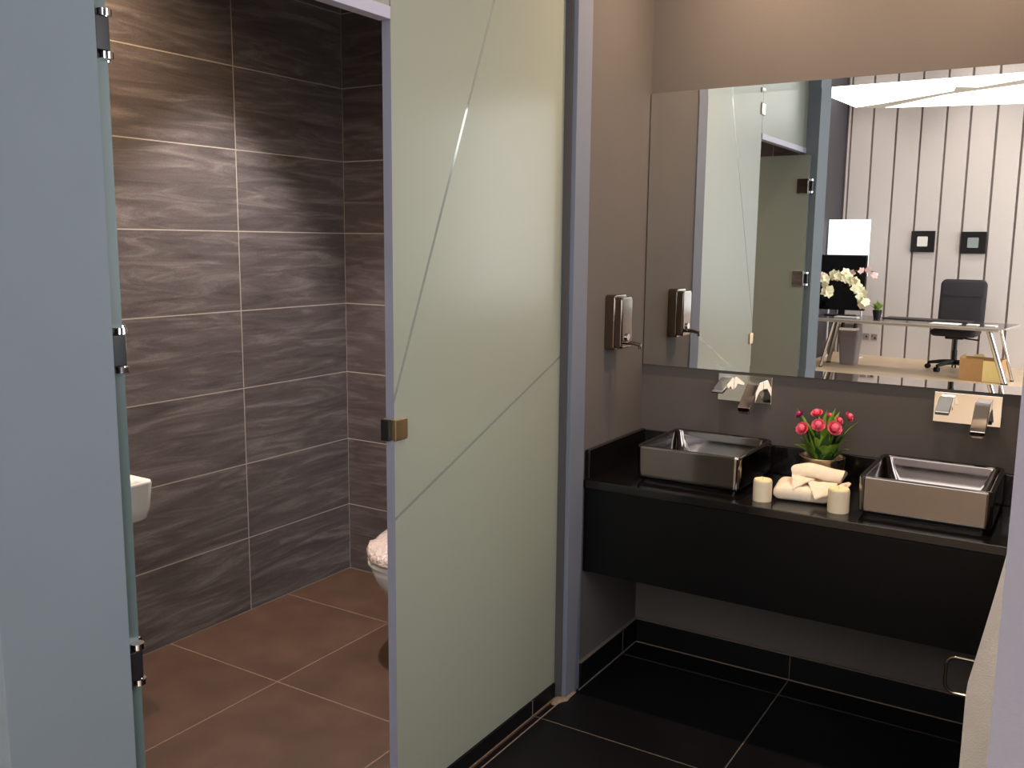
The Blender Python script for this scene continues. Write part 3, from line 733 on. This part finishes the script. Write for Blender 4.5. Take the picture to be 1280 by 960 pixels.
# orchid: two arching stems carrying cream blooms, leaning from a pot at the far left of the desk
root = thing('orchid', 'arching cream orchid in a pot at the left end of the desk', 'orchid', desk_pt(-1.13,.10))
ox, oy, oz = desk_pt(-1.13,.10)
bm = B(); lathe(bm, [(.05,0),(.055,.004),(.065,.10),(.061,.103),(.055,.09),(.0,.085)], n=28); obj('pot', bm, M['blackplastic'], root)
def path(P, n=24):
    out = []
    P = [Vector(p) for p in P]
    for i in range(len(P)-1):
        p0 = P[max(i-1,0)]; p1 = P[i]; p2 = P[i+1]; p3 = P[min(i+2,len(P)-1)]
        for k in range(n//(len(P)-1)+1):
            t = k/(n//(len(P)-1)+1)
            out.append(.5*((2*p1)+(-p0+p2)*t+(2*p0-5*p1+4*p2-p3)*t*t+(-p0+3*p1-3*p2+p3)*t**3))
    return out+[P[-1]]
stemA = [(ox,oy,oz+.1), (ox+.02,-8.45,.95), (-1.32,-8.45,1.12), (-1.19,-8.43,1.135), (-1.08,-8.41,1.05), (-.98,-8.40,.93), (-.92,-8.38,.80)]
stemB = [(ox,oy,oz+.1), (ox-.03,-8.46,.88), (-1.46,-8.45,1.08), (-1.40,-8.44,1.09), (-1.36,-8.43,.97), (-1.36,-8.42,.90)]
stemC = [(ox,oy,oz+.1), (ox+.1,-8.5,1.0), (-1.15,-8.52,1.16), (-.98,-8.52,1.17), (-.85,-8.50,1.17)]
bm = B()
for P in (stemA, stemB, stemC): tube(bm, [p-Vector((ox,oy,oz)) for p in path(P)], .005, 6)
obj('stems', bm, M['stem'], root)
bm = B()
for a in (0.3, 1.6, 2.8, 4.2, 5.3): leaf_bm(bm, (0,0,.085), (.10*math.cos(a), .09*math.sin(a), .16), .025, .03)
obj('leaves', bm, M['leafdark'], root, smooth=70)
def orchid_bloom(r):
    bm = B()
    for i in range(5):
        a = PI/2+2*PI*i/5; c = Vector((math.cos(a), 0, math.sin(a))); s = Vector((-math.sin(a), 0, math.cos(a)))
        w = r*(.5 if i in (1,4) else .36); rows = []
        for k in range(7):
            t = k/6; ww = w*math.sin(PI*(.1+.85*t))
            rows.append([bm.verts.new(c*(r*t)+s*(ww*q)+Vector((0, .25*r*t*(1-t)+.1*r*abs(q)-.1*r*t*t, 0))) for q in (-1,-.4,.4,1)])
        for a_, b_ in zip(rows[:-1], rows[1:]):
            for q in range(3): bm.faces.new((a_[q],a_[q+1],b_[q+1],b_[q]))
    bmesh.ops.create_icosphere(bm, subdivisions=1, radius=r*.16, matrix=Matrix.Translation((0,.05*r,-.04*r)))
    return bm
proto = None
spots = []
pa = path(stemA, 60); 
for k in range(26):
    p = pa[int(len(pa)*(.34+.64*k/25))]; spots.append((p+Vector((random.uniform(-.035,.035), random.uniform(.01,.05), random.uniform(-.035,.03))), 0))
pb = path(stemB, 60)
for k in range(11):
    p = pb[int(len(pb)*(.5+.49*k/10))]; spots.append((p+Vector((random.uniform(-.03,.03), random.uniform(.01,.05), random.uniform(-.03,.02))), 1 if k == 1 else 0))
pc = path(stemC, 40)
for k in range(4):
    p = pc[int(len(pc)*(.55+.44*k/3))]; spots.append((p+Vector((0, random.uniform(.01,.03), random.uniform(-.05,.02))), 1))
pr = {}
for (p, kind) in spots:
    if kind not in pr:
        o = obj('bloom', orchid_bloom(.056 if not kind else .046), M['orchidpink'] if kind else M['orchid'], root, smooth=70); pr[kind] = o
    else:
        o = pr[kind].copy(); COL.objects.link(o); o.parent = root
    o.location = p-Vector((ox,oy,oz)); o.rotation_euler = (random.uniform(-.4,.3), random.uniform(-.6,.6), random.uniform(-.7,.5))
    if kind: o['label'] = 'pink bloom'

# office chair
root = thing('office_chair', 'black high backed swivel office chair behind the desk, seen in the mirror', 'chair', (-.005, -9.12, 0), math.radians(4))
def pad(w, d, h, r, cx, cy, z): # soft cushion lying flat
    bm = B(); loft(bm, [rrect(cx,cy,w-.06,d-.06,r*.8,z), rrect(cx,cy,w-.02,d-.02,r,z+.015), rrect(cx,cy,w,d,r,z+h*.45), rrect(cx,cy,w-.015,d-.015,r,z+h*.8), rrect(cx,cy,w-.07,d-.07,r*.8,z+h)]); return bm
obj('seat', pad(.50,.48,.085,.08,0,.04,.425), M['blackmesh'], root, smooth=70)
bm = B()
def back_ring(y, w, z0, z1, r): return [(p[0], y-.05*((p[1]-z0)/(z1-z0))**2, p[1]) for p in rrect(0,(z0+z1)/2,w,z1-z0,r,0,6)]
loft(bm, [back_ring(-.255,.44,.56,1.04,.06), back_ring(-.24,.505,.53,1.075,.07), back_ring(-.20,.515,.525,1.08,.07), back_ring(-.185,.49,.54,1.065,.065), back_ring(-.178,.42,.57,1.03,.06)])
b_ = obj('backrest', bm, M['blackmesh'], root, smooth=70)
bm = B(); box(bm, -.215, .215, -.215, -.205, .873, .879); obj('back_seam', bm, M['blackplastic'], b_)
bm = B(); tube(bm, [(0,-.02,.41),(0,-.2,.40),(0,-.27,.45),(0,-.285,.62)], .022, 10); obj('back_support', bm, M['blackplastic'], root)
bm = B(); box(bm, -.10, .10, -.12, .12, .385, .425, bev=.01); obj('tilt_mechanism', bm, M['blackplastic'], root)
bm = B(); tube(bm, [(.08,.05,.40),(.26,.05,.385)], .010, 10); obj('tilt_lever', bm, M['blackplastic'], root)
bm = B(); tube(bm, [(0,0,.09),(0,0,.25),(0,0,.2501),(0,0,.39)], [.030,.030,.022,.022], 16); obj('gas_column', bm, M['blackplastic'], root)
for k in range(5):
    a = math.radians(188+72*k); c, s = math.cos(a), math.sin(a)
    bm = B(); tube(bm, [(.0,0,.105),(.15*c,.15*s,.10),(.30*c,.30*s,.075)], [.032,.026,.018], 10); l = obj('leg', bm, M['blackplastic'], root)
    bm = B()
    for dd in (-.018, .018):
        t = Vector((-s, c, 0)); p = Vector((.30*c, .30*s, .031))
        tube(bm, [p+t*(dd-.009), p+t*(dd+.009)], .030, 14)
    tube(bm, [(.30*c,.30*s,.03),(.30*c,.30*s,.075)], .008, 8); obj('caster', bm, M['blackplastic'], l)

# cardboard box
root = thing('cardboard_box', 'open brown cardboard box on the floor beside the right desk leg', 'box', (.375, -8.37, 0), math.radians(8))
bm = B(); t = .006
box(bm, -.22, .02, .095, .095+t, 0, .25); box(bm, -.22, .20, -.14, -.14+t, 0, .25); box(bm, -.22, -.22+t, -.14, .10, 0, .25); box(bm, .20-t, .20, -.14, .06, 0, .25); box(bm, -.22, .20, -.14, .10, 0, t)
obj('carton_walls', bm, M['card'], root)
bm = B(); prism(bm, [(.02,.0),(.02,.235),(.20,.235),(.215,.0)], 'y', .09, .096); o = obj('carton_front', bm, M['cardin'], root); o['label'] = 'pale yellow face'
bm = B(); prism(bm, [(-.14,.25),(.10,.25),(.08,.262),(-.12,.275)], 'x', -.222, -.218); obj('carton_flap', bm, M['card'], root)
bm = B(); prism(bm, [(-.15,.245),(-.02,.245),(-.035,.285),(-.13,.275)], 'y', -.142, -.138); obj('carton_flap', bm, M['cardin'], root)

# waste bin
root = thing('waste_bin', 'tall tapered grey waste bin standing behind the desk', 'bin', (-1.19, -9.02, 0), math.radians(5))
bm = B(); loft(bm, [rrect(0,0,.18,.17,.02,.0), rrect(0,0,.185,.175,.02,.01), rrect(0,0,.235,.22,.025,.36), rrect(0,0,.228,.213,.025,.36), rrect(0,0,.18,.17,.02,.02)]); obj('bin_body', bm, M['binplastic'], root, smooth=50)
bm = B(); loft(bm, [rrect(0,0,.245,.23,.025,.34), rrect(0,0,.25,.235,.027,.35), rrect(0,0,.25,.235,.027,.37), rrect(0,0,.24,.225,.025,.378), rrect(0,0,.215,.2,.02,.50), rrect(0,0,.2,.19,.02,.505)]); obj('bin_lid', bm, M['binplastic'], root, smooth=50)

# pictures and sockets on the panelled wall
for s, m, lab in ((-.238, M['paper'], 'black square picture frame with a white square centre on the panelled wall'), (.379, M['greypic'], 'black square picture frame with a grey blue centre on the panelled wall')):
    zc = 1.53 if s < 0 else 1.519
    root = thing('picture_frame', lab, 'picture', on_wall(s, zc-.135, 0), WA, 'black square frames on the panelled wall')
    bm = B(); prism(bm, [(-.148,0),(.148,0),(.148,.27),(-.148,.27)], 'y', .001, .03, bev=.004); obj('frame', bm, M['frameblack'], root)
    bm = B(); loft(bm, [[(p[0], y, p[1]+.135) for p in rrect(0,0,.13,.126,.012,0)] for y in (.030, .034)]); obj('picture', bm, m, root, smooth=0)
for s, lab, k in ((-.9035, 'grey socket plate with one round hole, low on the panelled wall', 0), (-.793, 'grey socket plate with three pin holes, low on the panelled wall', 1)):
    root = thing('socket_plate', lab, 'socket', on_wall(s, .207, 0), WA, 'wall sockets under the desk')
    bm = B(); prism(bm, [(-.043,0),(.043,0),(.043,.086),(-.043,.086)], 'y', .0005, .009, bev=.002); obj('plate', bm, M['socket'], root)
    bm = B()
    if k == 0: tube(bm, [(.006,.009,.043),(.006,.0105,.043)], .014, 16)
    else:
        prism(bm, [(-.006,.018),(.034,.018),(.014,.056)], 'y', .009, .0105); box(bm, -.030, -.020, .009, .0105, .040, .068)
    obj('socket_hole', bm, M['socketdark'], root)

# ------------------------------------------------------------------ lights
def light(name, kind, loc, power, col, rot=(0,0,0), **k):
    d = bpy.data.lights.new(name, kind); d.energy = power; d.color = col
    for a, v in k.items(): setattr(d, a, v)
    o = bpy.data.objects.new(name, d); COL.objects.link(o); o.location = loc; o.rotation_euler = rot; return o
WARM = (1., .74, .50); DAY = (.88, .94, 1.)
# daylight through the office side window, then lamps in the two added unseen windows
light('window_daylight', 'AREA', (4.62, (WY0+WY1)/2, (WZ0+WZ1)/2), 330, DAY, (0, math.radians(90), 0), shape='RECTANGLE', size=WZ1-WZ0-.1, size_y=WY1-WY0-.1)
p = on_wall((BW0+BW1)/2, (BZ0+BZ1)/2, -.2)
light('window_daylight', 'AREA', p, 40, DAY, (-math.radians(90), 0, WA+PI), shape='RECTANGLE', size=BW1-BW0-.1, size_y=BZ1-BZ0-.1)
light('window_daylight', 'AREA', (1.56, (RY0+RY1)/2, (RZ0+RZ1)/2), 20, (.98, .98, 1.), (0, math.radians(90), 0), shape='RECTANGLE', size=RZ1-RZ0, size_y=RY1-RY0)
# warm recessed downlights over the vanity
for x in (.42, 1.10):
    light('vanity_downlight', 'SPOT', (x, -.33, CEIL-.01), 70, WARM, (0,0,0), spot_size=math.radians(165), spot_blend=1., shadow_soft_size=.022)
# cubicle downlight
light('cubicle_downlight', 'SPOT', (-1.02, -1.30, CEIL-.01), 135, (1., .74, .48), (0,0,0), spot_size=math.radians(140), spot_blend=.9, shadow_soft_size=.04)
light('cubicle_downlight', 'SPOT', (-.42, -.64, CEIL-.01), 45, (1., .95, .90), (0,0,0), spot_size=math.radians(64), spot_blend=.35, shadow_soft_size=.04)  # extra lamp added to brighten the patch on the frosted panel
light('cubicle_downlight', 'SPOT', (-.96, -.72, CEIL-.01), 260, (1., .95, .90), (0,0,0), spot_size=math.radians(70), spot_blend=.5, shadow_soft_size=.04)
# office downlight washing the panelled wall, the outer two added to brighten it
for q, e in ((-1.0, 85), (.38, 125), (1.75, 85)):
    p = on_wall(q, 3.88, .8)
    light('office_downlight', 'SPOT', p, e, (1., .90, .84), (0,0,0), spot_size=math.radians(115), spot_blend=1., shadow_soft_size=.05)
W = bpy.data.worlds.new('World'); SC.world = W; W.use_nodes = True
W.node_tree.nodes['Background'].inputs[0].default_value = (.62, .72, .9, 1); W.node_tree.nodes['Background'].inputs[1].default_value = .6

# ------------------------------------------------------------------ camera
yaw, pitch, roll, F = .5575229, .1513816, .0098011, 1161.505
fw = Vector((-math.sin(yaw)*math.cos(pitch), math.cos(yaw)*math.cos(pitch), -math.sin(pitch)))
r0 = Vector((math.cos(yaw), math.sin(yaw), 0)); u0 = r0.cross(fw)
rt = r0*math.cos(roll)+u0*math.sin(roll); up = -r0*math.sin(roll)+u0*math.cos(roll)
cd = bpy.data.cameras.new('camera'); cam = bpy.data.objects.new('camera', cd); COL.objects.link(cam)
cam.matrix_world = Matrix(((rt.x, up.x, -fw.x, 1.350475), (rt.y, up.y, -fw.y, -3.052103), (rt.z, up.z, -fw.z, 1.469225), (0,0,0,1)))
cd.sensor_width = 36; cd.lens = 36*F/1280; cd.clip_start = .02
SC.camera = cam
SC.view_settings.view_transform = 'Standard'; SC.view_settings.look = 'None'; SC.view_settings.gamma = 1; SC.view_settings.use_curve_mapping = False
SC.view_settings.exposure = 0
c = SC.cycles
c.max_bounces = 10; c.diffuse_bounces = 5; c.glossy_bounces = 6; c.caustics_reflective = True; c.sample_clamp_indirect = 6; c.blur_glossy = .3
c.use_denoising = True
